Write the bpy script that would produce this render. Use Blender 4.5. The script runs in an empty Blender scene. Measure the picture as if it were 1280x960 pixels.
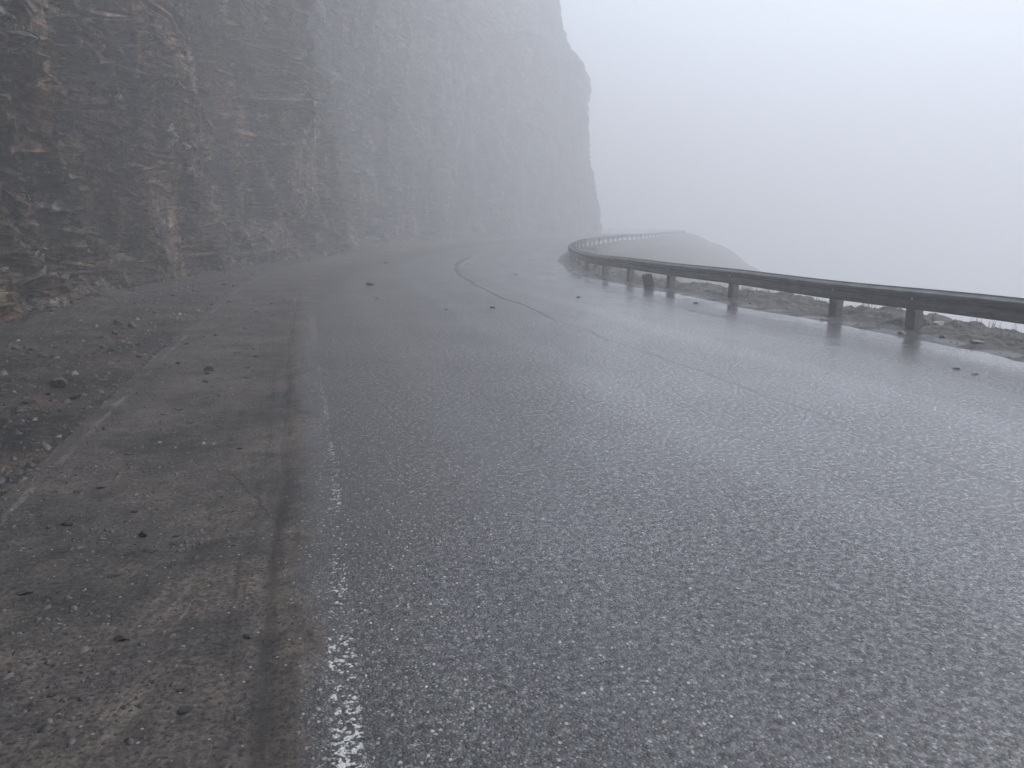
import bpy, math, random
import numpy as np
from mathutils import Vector, Matrix, Euler

random.seed(7)
rng = np.random.default_rng(11)
SC = bpy.context.scene
COL = SC.collection
R = math.radians

# ------------------------------------------------------------------ camera
CAM_H = 1.7
FPX = 961.0                      # focal length in pixels of the 1280 px wide photograph
PITCH = math.atan((480 - 282) / FPX)
cd = bpy.data.cameras.new('camera')
cd.sensor_width = 36.0
cd.lens = 36.0 * FPX / 1280.0
cd.clip_start = 0.05
cd.clip_end = 5000
cam = bpy.data.objects.new('camera', cd)
COL.objects.link(cam)
cam.location = (0, 0, CAM_H)
cam.rotation_euler = (math.pi / 2 - PITCH, 0, 0)
SC.camera = cam


def at(px, py, z=0.0):
    """where the ray through a pixel of the photograph meets the level z"""
    dx, dy = (px - 640) / FPX, (480 - py) / FPX
    c, s = math.cos(PITCH), math.sin(PITCH)
    d = (dx, c + dy * s, -s + dy * c)
    k = (z - CAM_H) / d[2]
    return d[0] * k, d[1] * k


# ------------------------------------------------------------------ noise (vectorised)
def _h(ix, iy, seed):
    n = (ix.astype(np.int64) * 374761393 + iy.astype(np.int64) * 668265263 + seed * 2147483647 + 1013904223) & 0xFFFFFFFF
    n = ((n ^ (n >> 13)) * 1274126177) & 0xFFFFFFFF
    n = ((n ^ (n >> 16)) * 2246822519) & 0xFFFFFFFF
    n = n ^ (n >> 15)
    return (n & 0xFFFFFF) / float(0x1000000)


def perlin(x, y, seed=0):
    x = np.asarray(x, float); y = np.asarray(y, float)
    ix, iy = np.floor(x), np.floor(y)
    fx, fy = x - ix, y - iy
    u = fx * fx * fx * (fx * (fx * 6 - 15) + 10)
    v = fy * fy * fy * (fy * (fy * 6 - 15) + 10)

    def g(ox, oy):
        a = _h(ix + ox, iy + oy, seed) * 2 * math.pi
        return np.cos(a) * (fx - ox) + np.sin(a) * (fy - oy)
    a = g(0, 0) * (1 - u) + g(1, 0) * u
    b = g(0, 1) * (1 - u) + g(1, 1) * u
    return (a * (1 - v) + b * v) * 1.4


def fbm(x, y, octv=4, seed=0, gain=0.5, lac=2.03):
    t = 0; amp = 1.0
    for k in range(octv):
        t = t + amp * perlin(x * lac ** k + 17.3 * k, y * lac ** k - 9.1 * k, seed + k)
        amp *= gain
    return t


def facets(x, y, seed=0, tilt=1.0):
    """broken rock: a tilted plane per voronoi cell; returns (height, F2-F1, cell random)"""
    ix, iy = np.floor(x), np.floor(y)
    f1 = np.full(x.shape, 9.0); f2 = np.full(x.shape, 9.0)
    hx = np.zeros(x.shape); hy = np.zeros(x.shape); cx = np.zeros(x.shape); cy = np.zeros(x.shape)
    for ox in (-1, 0, 1):
        for oy in (-1, 0, 1):
            gx, gy = ix + ox, iy + oy
            px = gx + _h(gx, gy, seed); py = gy + _h(gx, gy, seed + 5)
            d = np.hypot(px - x, py - y)
            near = d < f1
            f2 = np.where(near, f1, np.minimum(f2, d))
            hx = np.where(near, gx, hx); hy = np.where(near, gy, hy)
            cx = np.where(near, px, cx); cy = np.where(near, py, cy)
            f1 = np.where(near, d, f1)
    a = _h(hx, hy, seed + 11)
    gx = _h(hx, hy, seed + 12) - .5; gy = _h(hx, hy, seed + 13) - .5
    return (a - .5) + tilt * (gx * (x - cx) + gy * (y - cy)), f2 - f1, a


def sstep(a, b, x):
    t = np.clip((x - a) / (b - a), 0, 1)
    return t * t * (3 - 2 * t)


# ------------------------------------------------------------------ the lie of the road
#      white line W       foot of the cliff C   guardrail R
ST = [((3.93, -14.0), (-2.0, -15.7), (11.0, -11.4)),
      ((0.15, 0.0), (-5.8, -1.6), (7.9, 2.6)),
      ((-1.8, 7.2), (-7.65, 5.65), (7.15, 10.2)),
      ((-3.77, 14.5), (-9.5, 12.9), (5.45, 17.2)),
      ((-6.2, 24.5), (-11.6, 23.0), (3.15, 26.8)),
      ((-7.6, 34.0), (-11.9, 34.0), (2.9, 35.0)),
      ((-7.6, 44.0), (-11.2, 45.0), (3.4, 44.0)),
      ((-6.0, 56.0), (-9.6, 57.0), (5.2, 55.0)),
      ((-3.0, 69.0), (-6.6, 71.0), (9.0, 69.0)),
      ((2.0, 83.0), (-1.8, 86.0), (15.0, 86.0)),
      ((8.0, 96.0), (4.5, 100.0), (21.0, 103.0)),
      ((15.0, 108.0), (11.5, 112.0), (26.5, 120.0)),
      ((18.0, 120.0), (13.0, 124.0), (30.0, 140.0)),
      ((17.0, 134.0), (12.0, 136.0), (29.0, 158.0)),
      ((12.0, 148.0), (6.0, 148.0), (23.0, 172.0)),
      ((2.0, 160.0), (-6.0, 158.0), (9.0, 182.0))]


def stretch(p):
    x, y = p
    if y <= 45: return p
    q = 45 + 1.42 * (y - 45)
    return x * q / y, q


ST = [tuple(stretch(p) for p in st) for st in ST]
NT = 1800


def spline(pts, n=NT):
    p = np.array(pts, float)
    p = np.vstack([2 * p[0] - p[1], p, 2 * p[-1] - p[-2]])
    t = np.linspace(0, len(pts) - 1 - 1e-6, n)
    i = np.floor(t).astype(int); f = (t - i)[:, None]
    a, b, c, d = p[i], p[i + 1], p[i + 2], p[i + 3]
    return .5 * (2 * b + (c - a) * f + (2 * a - 5 * b + 4 * c - d) * f ** 2 + (3 * b - a - 3 * c + d) * f ** 3)


Wp, Cp, Rp = (spline([s[k] for s in ST]) for k in range(3))


def tangents(P):
    t = np.gradient(P, axis=0)
    return t / np.linalg.norm(t, axis=1)[:, None]


def arclen(P):
    return np.concatenate([[0], np.cumsum(np.linalg.norm(np.diff(P, axis=0), axis=1))])


Wt, Ct, Rt = tangents(Wp), tangents(Cp), tangents(Rp)
right = lambda t: np.stack([t[:, 1], -t[:, 0]], 1)
Wn, Cn, Rn = right(Wt), right(Ct), right(Rt)
Wl, Cl, Rl = arclen(Wp), arclen(Cp), arclen(Rp)
W0 = Wl[np.argmin(np.abs(Wp[:, 1]))]
Wl = Wl - W0                                  # metres along the road, 0 beside the camera


def side(P, N, L, x, y):
    """signed distance to a path (positive on its right) and the distance along it"""
    x = np.asarray(x, float).ravel(); y = np.asarray(y, float).ravel()
    d = np.empty(x.shape); l = np.empty(x.shape)
    for k in range(0, len(x), 4000):
        dx = x[k:k + 4000, None] - P[None, :, 0]; dy = y[k:k + 4000, None] - P[None, :, 1]
        i = np.argmin(dx * dx + dy * dy, axis=1)
        r = np.arange(len(i))
        ddx, ddy = dx[r, i], dy[r, i]
        s = ddx * N[i, 0] + ddy * N[i, 1]
        d[k:k + 4000] = np.where(s < 0, -1, 1) * np.hypot(ddx, ddy)
        tx, ty = -N[i, 1], N[i, 0]
        l[k:k + 4000] = L[i] + ddx * tx + ddy * ty
    return d, l


EDGE = -2.05                                   # the pale left edge of the paving, metres from the white line


def z_road(x, y, U, V):
    z = 0.012 * perlin(x / 3.1, y / 3.1, 3)
    mud = sstep(.0, -.25, U) * sstep(-2.3, -1.7, U) * sstep(60, 25, V)
    z = z + mud * (.012 + .010 * fbm(x * 1.7, y * 1.7, 3, 21) + .004 * fbm(x * 9, y * 9, 2, 22))
    w = .03 * perlin(V / 2.3, V * 0, 31)
    for c, wd, dp in ((-.36, .05, .014), (-.52, .03, .007), (-.78, .05, .008)):
        z = z - mud * dp * np.exp(-((U - c - w) / wd) ** 2) * (.65 + .35 * perlin(V / 1.4, V * 0 + c * 9, 32))
    return z


def z_shoulder(x, y, U, dC):
    """rubble strip between paving and cliff; dC metres out from the foot of the cliff"""
    k = -U + EDGE + .14 * fbm(x / .5, y / .5, 4, 48)
    z = -.02 + .045 * sstep(-.1, .35, k) + .012 * np.clip(k, 0, 9)
    z = z + sstep(.1, .8, k) * (.05 * fbm(x * 1.1, y * 1.1, 4, 41) + .022 * fbm(x * 7, y * 7, 3, 42, .6))
    rise = np.clip(.9 - dC + .8 * fbm(x / 2.3, y / 2.3, 3, 45), 0, 9)
    z = z + .27 * rise ** 1.3 * (.8 + .5 * fbm(x / .8, y / .8, 4, 46)) + sstep(0, .8, rise) * .16 * fbm(x * 2.0, y * 2.0, 5, 47, .6)
    return z


def z_verge(x, y, d, l):
    """bank under the guardrail; d metres outward from the rail"""
    z = -.03 + .05 * sstep(-1.05, -.45, d) + .02 * fbm(x * 1.4, y * 1.4, 3, 51) * sstep(-1.0, -.3, d)
    hump = .10 + .14 * perlin(l / 1.9, l * 0, 52) + .07 * perlin(l / .6, l * 0 + 3, 53)
    hump = np.clip(hump, .03, 1) * (1 - .8 * np.exp(-((l - 37.5) / 4.5) ** 2))
    z = z + hump * sstep(-.25, .55, d) + .07 * fbm(x * 3.1, y * 3.1, 5, 54, .6) * sstep(-.45, .2, d)
    z = z - .62 * np.clip(d - 1.0, 0, 99) ** 1.15 * (1 - sstep(60, 150, l)) - (.70 * np.clip(d - 1, 0, 99) * (np.clip(d - 1, 0, 99) + .3) / (np.clip(d - 1, 0, 99) + 6) + .12 * np.clip(d - 1, 0, 99)) * sstep(60, 150, l)
    return z


def ground_z(x, y):
    x = np.atleast_1d(np.asarray(x, float)); y = np.atleast_1d(np.asarray(y, float))
    U, V = side(Wp, Wn, Wl, x, y)
    dC, _ = side(Cp, Cn, Cl, x, y)
    d, l = side(Rp, Rn, Rl, x, y)
    z = z_road(x, y, U, V)
    z = np.where(U < EDGE + .15, np.maximum(np.where(U < EDGE - .3, -9, z), z_shoulder(x, y, U, dC)), z)
    z = np.where(d > -1.2, np.maximum(np.where(d > -.25, -99, z), z_verge(x, y, d, l)), z)
    return z


# ------------------------------------------------------------------ mesh helpers
def link(name, me, mat=None, parent=None):
    o = bpy.data.objects.new(name, me)
    COL.objects.link(o)
    if mat: me.materials.append(mat)
    if parent: o.parent = parent
    return o


def grid_mesh(name, X, Y, Z, uv=None, flip=False, smooth=True):
    m, n = X.shape
    co = np.stack([X, Y, Z], -1).reshape(-1, 3)
    i = np.arange(m * n).reshape(m, n)
    q = np.stack([i[:-1, :-1], i[1:, :-1], i[1:, 1:], i[:-1, 1:]], -1).reshape(-1, 4)
    if flip: q = q[:, ::-1]
    me = bpy.data.meshes.new(name)
    me.vertices.add(len(co)); me.vertices.foreach_set('co', co.ravel())
    me.loops.add(q.size); me.loops.foreach_set('vertex_index', q.ravel())
    me.polygons.add(len(q)); me.polygons.foreach_set('loop_start', np.arange(len(q)) * 4)
    me.polygons.foreach_set('loop_total', np.full(len(q), 4))
    me.polygons.foreach_set('use_smooth', np.full(len(q), smooth))
    me.update(calc_edges=True)
    if uv is not None:
        lay = me.uv_layers.new(name='UVMap')
        c = np.stack([uv[0].ravel(), uv[1].ravel()], -1)[q.ravel()]
        lay.data.foreach_set('uv', c.ravel())
    me.validate()
    return me


def poly_mesh(name, verts, faces, smooth=False):
    me = bpy.data.meshes.new(name)
    me.from_pydata(verts, [], faces)
    if smooth:
        me.polygons.foreach_set('use_smooth', [True] * len(me.polygons))
    me.update()
    return me


def tag(o, label=None, cat=None, group=None, kind=None):
    if label: o['label'] = label
    if cat: o['category'] = cat
    if group: o['group'] = group
    if kind: o['kind'] = kind
    return o


# ------------------------------------------------------------------ node helpers
class NT_:
    def __init__(s, name):
        s.m = bpy.data.materials.new(name)
        s.m.use_nodes = True
        s.t = s.m.node_tree
        s.t.nodes.clear()
        s.out = s.n('ShaderNodeOutputMaterial')

    def n(s, typ, **kw):
        nd = s.t.nodes.new(typ)
        for k, v in kw.items(): setattr(nd, k, v)
        return nd

    def put(s, sock, v):
        if v is None: return
        if hasattr(v, 'is_output') or isinstance(v, bpy.types.NodeSocket): s.t.links.new(v, sock)
        else:
            if isinstance(v, (tuple, list)) and len(v) == 3 and sock.type == 'RGBA': v = (*v, 1)
            sock.default_value = v

    def math(s, op, a, b=None, c=None, clamp=False):
        nd = s.n('ShaderNodeMath', operation=op, use_clamp=clamp)
        s.put(nd.inputs[0], a); s.put(nd.inputs[1], b)
        if c is not None: s.put(nd.inputs[2], c)
        return nd.outputs[0]

    def step(s, x, a, b, lo=0.0, hi=1.0):
        nd = s.n('ShaderNodeMapRange', interpolation_type='SMOOTHSTEP')
        s.put(nd.inputs['Value'], x)
        inv = False
        if a > b: a, b, lo, hi = b, a, hi, lo
        s.put(nd.inputs['From Min'], a); s.put(nd.inputs['From Max'], b)
        s.put(nd.inputs['To Min'], lo); s.put(nd.inputs['To Max'], hi)
        return nd.outputs[0]

    def mix(s, f, a, b, blend='MIX'):
        nd = s.n('ShaderNodeMix', data_type='RGBA', blend_type=blend)
        s.put(nd.inputs[0], f); s.put(nd.inputs[6], a); s.put(nd.inputs[7], b)
        return nd.outputs[2]

    def mixf(s, f, a, b):
        nd = s.n('ShaderNodeMix', data_type='FLOAT')
        s.put(nd.inputs[0], f); s.put(nd.inputs[2], a); s.put(nd.inputs[3], b)
        return nd.outputs[0]

    def scale(s, vec, sc):
        nd = s.n('ShaderNodeMapping')
        s.put(nd.inputs['Vector'], vec)
        nd.inputs['Scale'].default_value = sc if isinstance(sc, tuple) else (sc, sc, sc)
        return nd.outputs[0]

    def rot(s, vec, ang, sc=(1, 1, 1)):
        nd = s.n('ShaderNodeMapping')
        s.put(nd.inputs['Vector'], vec)
        nd.vector_type = 'TEXTURE'                # rotate first, then stretch
        nd.inputs['Rotation'].default_value = ang
        nd.inputs['Scale'].default_value = tuple(1 / q for q in sc)
        return nd.outputs[0]

    def noise(s, vec, scale, detail=4, rough=.55, dist=0.0, dim='3D'):
        nd = s.n('ShaderNodeTexNoise', noise_dimensions=dim)
        s.put(nd.inputs['Vector'], vec)
        nd.inputs['Scale'].default_value = scale; nd.inputs['Detail'].default_value = detail
        nd.inputs['Roughness'].default_value = rough; nd.inputs['Distortion'].default_value = dist
        return nd.outputs['Fac']

    def voro(s, vec, scale, feature='F1', dim='2D', rnd=1.0):
        nd = s.n('ShaderNodeTexVoronoi', voronoi_dimensions=dim, feature=feature)
        s.put(nd.inputs['Vector'], vec)
        nd.inputs['Scale'].default_value = scale
        nd.inputs['Randomness'].default_value = rnd
        return nd

    def white(s, vec):
        nd = s.n('ShaderNodeTexWhiteNoise', noise_dimensions='3D')
        s.put(nd.inputs['Vector'], vec)
        return nd.outputs['Value']

    def ramp(s, f, stops):
        nd = s.n('ShaderNodeValToRGB')
        s.put(nd.inputs[0], f)
        el = nd.color_ramp.elements
        while len(el) < len(stops): el.new(.5)
        for e, (p, c) in zip(el, stops):
            e.position = p; e.color = (*c, 1)
        return nd.outputs[0]

    def bump(s, h, dist, strength=1.0, normal=None):
        nd = s.n('ShaderNodeBump')
        s.put(nd.inputs['Height'], h)
        nd.inputs['Distance'].default_value = dist
        s.put(nd.inputs['Strength'], strength)
        s.put(nd.inputs['Normal'], normal)
        return nd.outputs[0]

    def done(s, col, rough=.6, normal=None, metal=0.0, spec=.5, coat=None, coat_rough=None):
        b = s.n('ShaderNodeBsdfPrincipled')
        s.put(b.inputs['Base Color'], col); s.put(b.inputs['Roughness'], rough)
        s.put(b.inputs['Metallic'], metal); s.put(b.inputs['Specular IOR Level'], spec)
        s.put(b.inputs['Normal'], normal)
        s.put(b.inputs['Coat Weight'], coat); s.put(b.inputs['Coat Roughness'], coat_rough)
        s.t.links.new(b.outputs[0], s.out.inputs[0])
        return s.m

    def uv(s):
        nd = s.n('ShaderNodeUVMap'); nd.uv_map = 'UVMap'
        sp = s.n('ShaderNodeSeparateXYZ'); s.t.links.new(nd.outputs[0], sp.inputs[0])
        return nd.outputs[0], sp.outputs[0], sp.outputs[1]

    def pos(s):
        return s.n('ShaderNodeNewGeometry').outputs['Position']


# ------------------------------------------------------------------ materials
def uv_at(px, py):
    x, y = at(px, py)
    u, v = side(Wp, Wn, Wl, [x], [y])
    return float(u[0]), float(v[0])


CRACK = (uv_at(348, 658), uv_at(292, 594))


def mat_road():
    g = NT_('wet_asphalt')
    uv, U, V = g.uv()
    # aggregate
    v1 = g.voro(uv, 85); v2 = g.voro(uv, 150); v3 = g.voro(g.scale(uv, (1.25, .9, 1)), 46)
    r1 = g.white(v1.outputs['Position']); r2 = g.white(v2.outputs['Position']); r3 = g.white(v3.outputs['Position'])
    stone = g.ramp(r1, [(0, (.016, .0155, .015)), (.45, (.044, .042, .041)), (.78, (.104, .100, .095)), (1, (.24, .23, .215))])
    binder = g.ramp(r2, [(0, (.016, .0155, .016)), (1, (.050, .048, .047))])
    asp = g.mix(g.step(v1.outputs['Distance'], .50, .30), binder, stone)
    big = g.math('MULTIPLY', g.step(r3, .87, .90), g.step(v3.outputs['Distance'], .40, .26))
    bigc = g.ramp(g.white(g.scale(v3.outputs['Position'], 3.7)), [(0, (.12, .115, .11)), (.6, (.26, .25, .24)), (1, (.55, .54, .51))])
    asp = g.mix(big, asp, bigc)
    patch = g.noise(uv, .55, 3, .6)
    asp = g.mix(.7, asp, g.ramp(g.noise(uv, 24, 4, .7), [(.36, (.45, .45, .46)), (.64, (1.6, 1.6, 1.58))]), 'MULTIPLY')
    asp = g.mix(.5, asp, g.ramp(patch, [(.37, (.38, .38, .38)), (.63, (.98, .96, .93))]), 'MULTIPLY')
    # mud washed over the left lane edge
    n_edge = g.noise(uv, 2.2, 5, .65); n_fine = g.noise(uv, 14, 4, .7)
    spread = g.step(V, 11, 42, -.10, 3.4)
    e = g.math('SUBTRACT', spread, U)
    e = g.math('ADD', e, g.math('MULTIPLY', g.math('SUBTRACT', n_edge, .5), .55))
    soft = g.math('ADD', .16, g.math('MULTIPLY', g.step(V, 10, 40), 2.4))
    mud = g.math('DIVIDE', e, soft, clamp=True)
    grain = g.step(v1.outputs['Distance'], .55, .2)
    mud = g.math('MULTIPLY', mud, g.mixf(g.step(mud, .9, .2), 1.0, g.math('SUBTRACT', 1.0, g.math('MULTIPLY', grain, .6))))
    m1 = g.noise(uv, 1.1, 6, .65, .4); m2 = g.noise(uv, 38, 5, .75)
    mudc = g.ramp(m1, [(.38, (.046, .044, .041)), (.5, (.075, .067, .060)), (.63, (.106, .091, .079))])
    m3 = g.noise(uv, 7, 5, .65, .4)
    mudc = g.mix(.8, mudc, g.ramp(m3, [(.36, (.62, .64, .66)), (.5, (1, 1, 1)), (.66, (1.35, 1.32, 1.28))]), 'MULTIPLY')
    mudc = g.mix(g.step(U, -.15, -.55, .62, .9), mudc, g.ramp(m2, [(.34, (.30, .30, .31)), (.5, (1, 1, 1)), (.68, (1.8, 1.75, 1.7))]), 'MULTIPLY')
    # wheel track: a smooth brown band beside the line, dark wet rut beside it
    wv = g.math('MULTIPLY', g.math('SUBTRACT', g.noise(g.scale(uv, (0, .5, 0)), 1, 2), .5), .14)
    Uw = g.math('ADD', U, wv)
    rut = g.math('MULTIPLY', g.step(g.math('ABSOLUTE', g.math('ADD', Uw, g.math('ADD', .36, g.math('MULTIPLY', g.math('SUBTRACT', n_edge, .5), .10)))), .036, .005), g.step(V, 30, 14))
    band = g.math('MULTIPLY', g.step(Uw, -.34, -.28), g.step(Uw, .04, -.06))
    mudc = g.mix(g.math('MULTIPLY', band, g.step(m3, .36, .6, .35, .9)), mudc, (1.24, 1.16, 1.10), 'MULTIPLY')
    streak = g.noise(g.scale(uv, (26, .7, 1)), 1, 3, .6)
    mudc = g.mix(g.math('MULTIPLY', g.step(streak, .52, .66), g.math('MULTIPLY', g.math('MULTIPLY', g.step(U, -.95, -.5), g.step(U, -.3, -.36)), .5)), mudc, (.55, .52, .50), 'MULTIPLY')
    mudc = g.mix(g.math('MULTIPLY', rut, g.step(g.noise(uv, 1.6, 4), .36, .60, .2, .8)), mudc, (.50, .46, .45), 'MULTIPLY')
    # scrape marks running across the mud
    sc_ = g.noise(g.rot(uv, (0, 0, R(-15)), (24, 1.0, 1)), 1, 3, .55)
    scm = g.math('MULTIPLY', g.step(sc_, .55, .62), g.math('MULTIPLY', g.step(V, 5.6, 3.6), g.math('MULTIPLY', g.step(U, -1.3, -1.0), g.step(U, -.3, -.5))))
    mudc = g.mix(g.math('MULTIPLY', scm, .8), mudc, (1.5, 1.45, 1.4), 'MULTIPLY')
    # a thin branching crack beside the rut
    (xa, ya), (xb, yb) = CRACK
    kx, ky = xb - xa, yb - ya; kl = math.hypot(kx, ky); kx, ky = kx / kl, ky / kl
    du, dv = g.math('SUBTRACT', U, xa), g.math('SUBTRACT', V, ya)
    ta = g.math('ADD', g.math('MULTIPLY', du, kx), g.math('MULTIPLY', dv, ky))
    tb = g.math('ADD', g.math('MULTIPLY', du, -ky), g.math('MULTIPLY', dv, kx))
    tb = g.math('ABSOLUTE', g.math('ADD', tb, g.math('MULTIPLY', g.math('SUBTRACT', g.noise(uv, 7, 4, .7), .5), .16)))
    ck = g.math('MULTIPLY', g.step(tb, .014, .005), g.math('MULTIPLY', g.step(ta, -.05, .06), g.step(ta, kl + .06, kl - .05)))
    mudc = g.mix(g.math('MULTIPLY', ck, .75), mudc, (.024, .022, .022))
    # dark and pale grit in the mud
    v5 = g.voro(uv, 46); r5 = g.white(v5.outputs['Position'])
    mudc = g.mix(g.math('MULTIPLY', g.step(r5, .80, .84), g.step(v5.outputs['Distance'], .42, .25)), mudc, (.034, .033, .033))
    mudc = g.mix(g.math('MULTIPLY', g.step(r5, .014, .01), g.step(v5.outputs['Distance'], .3, .2)), mudc, (.30, .29, .27))
    col = g.mix(mud, asp, mudc)
    # worn white line: whole only in flakes
    ln = g.math('ABSOLUTE', g.math('ADD', g.math('ADD', U, g.step(V, 2.2, 5.5, .085, 0)), g.math('MULTIPLY', g.math('SUBTRACT', n_edge, .5), .03)))
    flake = g.math('ADD', g.math('MULTIPLY', r1, .16), g.math('ADD', .09, g.math('MULTIPLY', g.noise(uv, 24, 4, .7), .65)))
    wear = g.math('ADD', g.step(g.noise(g.scale(uv, (.3, 1, 1)), 1.3, 2), .38, .62, .555, .485), g.step(V, 2.0, 3.0, -.04, .05))
    wear = g.math('ADD', wear, g.math('MULTIPLY', g.step(V, 3.8, 5.0, 0, 1), g.step(V, 10.5, 9, .08, -.012)))
    lw = g.step(V, 2.9, 4.4, .050, .022)
    line = g.math('MULTIPLY', g.step(g.math('SUBTRACT', ln, lw), .012, -.012), g.step(g.math('SUBTRACT', flake, wear), 0, .03))
    col = g.mix(g.math('MULTIPLY', line, .95), col, g.mix(n_fine, (.36, .355, .33), (.74, .73, .70)))
    old = g.math('MULTIPLY', g.math('MULTIPLY', g.step(ln, .075, .04), g.step(V, 11, 13)), g.math('MULTIPLY', g.step(V, 15.6, 15.2), g.step(n_fine, .3, .6)))
    col = g.mix(g.math('MULTIPLY', old, .6), col, (.21, .175, .14))
    # pale paving edge on the left
    ed = g.step(g.math('ABSOLUTE', g.math('ADD', g.math('SUBTRACT', U, -1.93), g.math('MULTIPLY', g.math('SUBTRACT', n_edge, .5), .09))), .036, .010)
    col = g.mix(g.math('MULTIPLY', g.math('MULTIPLY', ed, g.step(g.noise(uv, 1.4, 5, .65), .44, .58)), g.mixf(g.step(m2, .35, .55), .35, .75)), col, (.185, .168, .148))
    # seam between the two paving passes, opened here and there
    sw = g.math('MULTIPLY', g.math('SUBTRACT', g.noise(g.scale(uv, (0, 1, 0)), .35, 5, .55), .5), .5)
    su = g.math('ABSOLUTE', g.math('ADD', g.math('SUBTRACT', g.math('SUBTRACT', U, 4.35), g.step(V, 12, 42, 0, .95)), sw))
    gap = g.math('MULTIPLY', g.math('MAXIMUM', g.step(g.noise(g.scale(uv, (0, 1, 0)), .21, 2), .42, .56, .25, 1.0), g.math('MULTIPLY', g.step(V, 12.5, 15), 1.0)), g.step(V, 46, 40))
    wid = g.math('ADD', .024, g.step(V, 10, 40, 0, .09))
    seam = g.math('MULTIPLY', g.math('LESS_THAN', su, wid), gap)
    seam = g.math('MULTIPLY', seam, g.step(V, 6, 17, .42, 1.0))
    col = g.mix(seam, col, (.012, .012, .013))
    bu = g.math('ADD', U, g.math('MULTIPLY', g.math('SUBTRACT', g.noise(uv, .8, 5, .65), .5), .9))
    brk = g.math('MULTIPLY', g.step(g.math('ABSOLUTE', g.math('SUBTRACT', bu, 7.55)), .16, .05), g.math('MULTIPLY', g.step(V, 11, 13), g.step(V, 22, 19)))
    brk = g.math('MULTIPLY', brk, g.step(g.noise(uv, 3, 4, .7), .46, .54))
    col = g.mix(g.math('MULTIPLY', brk, .8), col, (.014, .014, .015))
    # water film: the right lane lies wettest
    wn = g.noise(uv, .42, 5, .6, .3)
    bu2 = g.math('ADD', U, g.math('MULTIPLY', g.math('SUBTRACT', wn, .5), .5))
    wet = g.math('ADD', g.step(U, .5, 8.5, .0, .75), g.math('MULTIPLY', g.math('SUBTRACT', wn, .5), 1.1))
    for tc in (1.15, 2.95, 5.6, 7.2):                # polished wheel tracks
        wet = g.math('ADD', wet, g.math('MULTIPLY', g.step(g.math('ABSOLUTE', g.math('SUBTRACT', bu2, tc)), .42, .12), .22))
    wet = g.math('MULTIPLY', g.math('ADD', wet, .15, clamp=True), g.math('SUBTRACT', 1, g.math('MULTIPLY', mud, .75)))
    pud = g.math('MULTIPLY', g.step(U, 7.6, 9.0), g.step(g.noise(g.scale(uv, (1, .45, 1)), .8, 4), .42, .58))
    ro = g.mixf(wet, .56, .27)
    ro = g.mixf(mud, ro, .74)
    ro = g.mixf(pud, ro, .10)
    ro = g.mixf(rut, ro, .42)
    col = g.mix(g.math('MULTIPLY', wet, .35), col, (.022, .023, .026))
    hgt = g.math('ADD', g.math('MULTIPLY', grain, g.math('SUBTRACT', 1, g.math('MULTIPLY', mud, .9))), g.math('MULTIPLY', g.math('MULTIPLY', m2, mud), 2.2))
    hgt = g.math('SUBTRACT', hgt, g.math('MULTIPLY', seam, 2.5))
    st = g.mixf(g.math('MAXIMUM', pud, g.math('MULTIPLY', wet, .5)), .75, .10)
    nor = g.bump(hgt, .005, st)
    mott = g.noise(uv, 26, 4, .7)
    film = g.math('MULTIPLY', g.mixf(wet, .82, 1.0), g.math('SUBTRACT', 1, g.math('MULTIPLY', mud, .94)))
    film = g.math('MULTIPLY', g.math('MULTIPLY', film, g.math('SUBTRACT', 1, g.math('MULTIPLY', g.math('MAXIMUM', brk, seam), .7))), g.mixf(pud, g.math('MULTIPLY', g.step(mott, .36, .64, .35, 1.5), g.step(r1, 0, 1, .65, 1.25)), .72))
    cn = g.bump(mott, .006, g.mixf(pud, g.mixf(wet, .33, .24), .04))
    nd = g.done(col, ro, nor, spec=g.mixf(mud, .5, .22), coat=film, coat_rough=g.mixf(pud, g.mixf(wet, .24, .21), .15))
    b = [q for q in g.t.nodes if q.type == 'BSDF_PRINCIPLED'][0]
    g.t.links.new(cn, b.inputs['Coat Normal'])
    return nd


def mat_rubble():
    g = NT_('rubble_soil')
    p = g.pos()
    a = g.noise(p, .9, 6, .65, .5); b = g.noise(p, 9, 6, .75); c = g.noise(p, 60, 3, .7)
    col = g.ramp(a, [(.38, (.026, .025, .023)), (.5, (.050, .044, .038)), (.62, (.088, .068, .054))])
    col = g.mix(.8, col, g.ramp(b, [(.36, (.35, .36, .37)), (.5, (1, 1, 1)), (.66, (1.9, 1.8, 1.7))]), 'MULTIPLY')
    v = g.voro(p, 26, dim='3D'); r = g.white(v.outputs['Position'])
    chip = g.math('MULTIPLY', g.step(r, .80, .84), g.step(v.outputs['Distance'], .42, .28))
    chipc = g.ramp(g.white(g.scale(v.outputs['Position'], 2.3)), [(0, (.022, .023, .024)), (.6, (.06, .06, .06)), (.9, (.14, .135, .125)), (1, (.24, .23, .21))])
    col = g.mix(chip, col, chipc)
    h = g.math('ADD', g.math('MULTIPLY', b, 1.0), g.math('ADD', g.math('MULTIPLY', c, .35), g.math('MULTIPLY', chip, .3)))
    return g.done(col, .75, g.bump(h, .05, 1.0), spec=.25)


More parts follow.
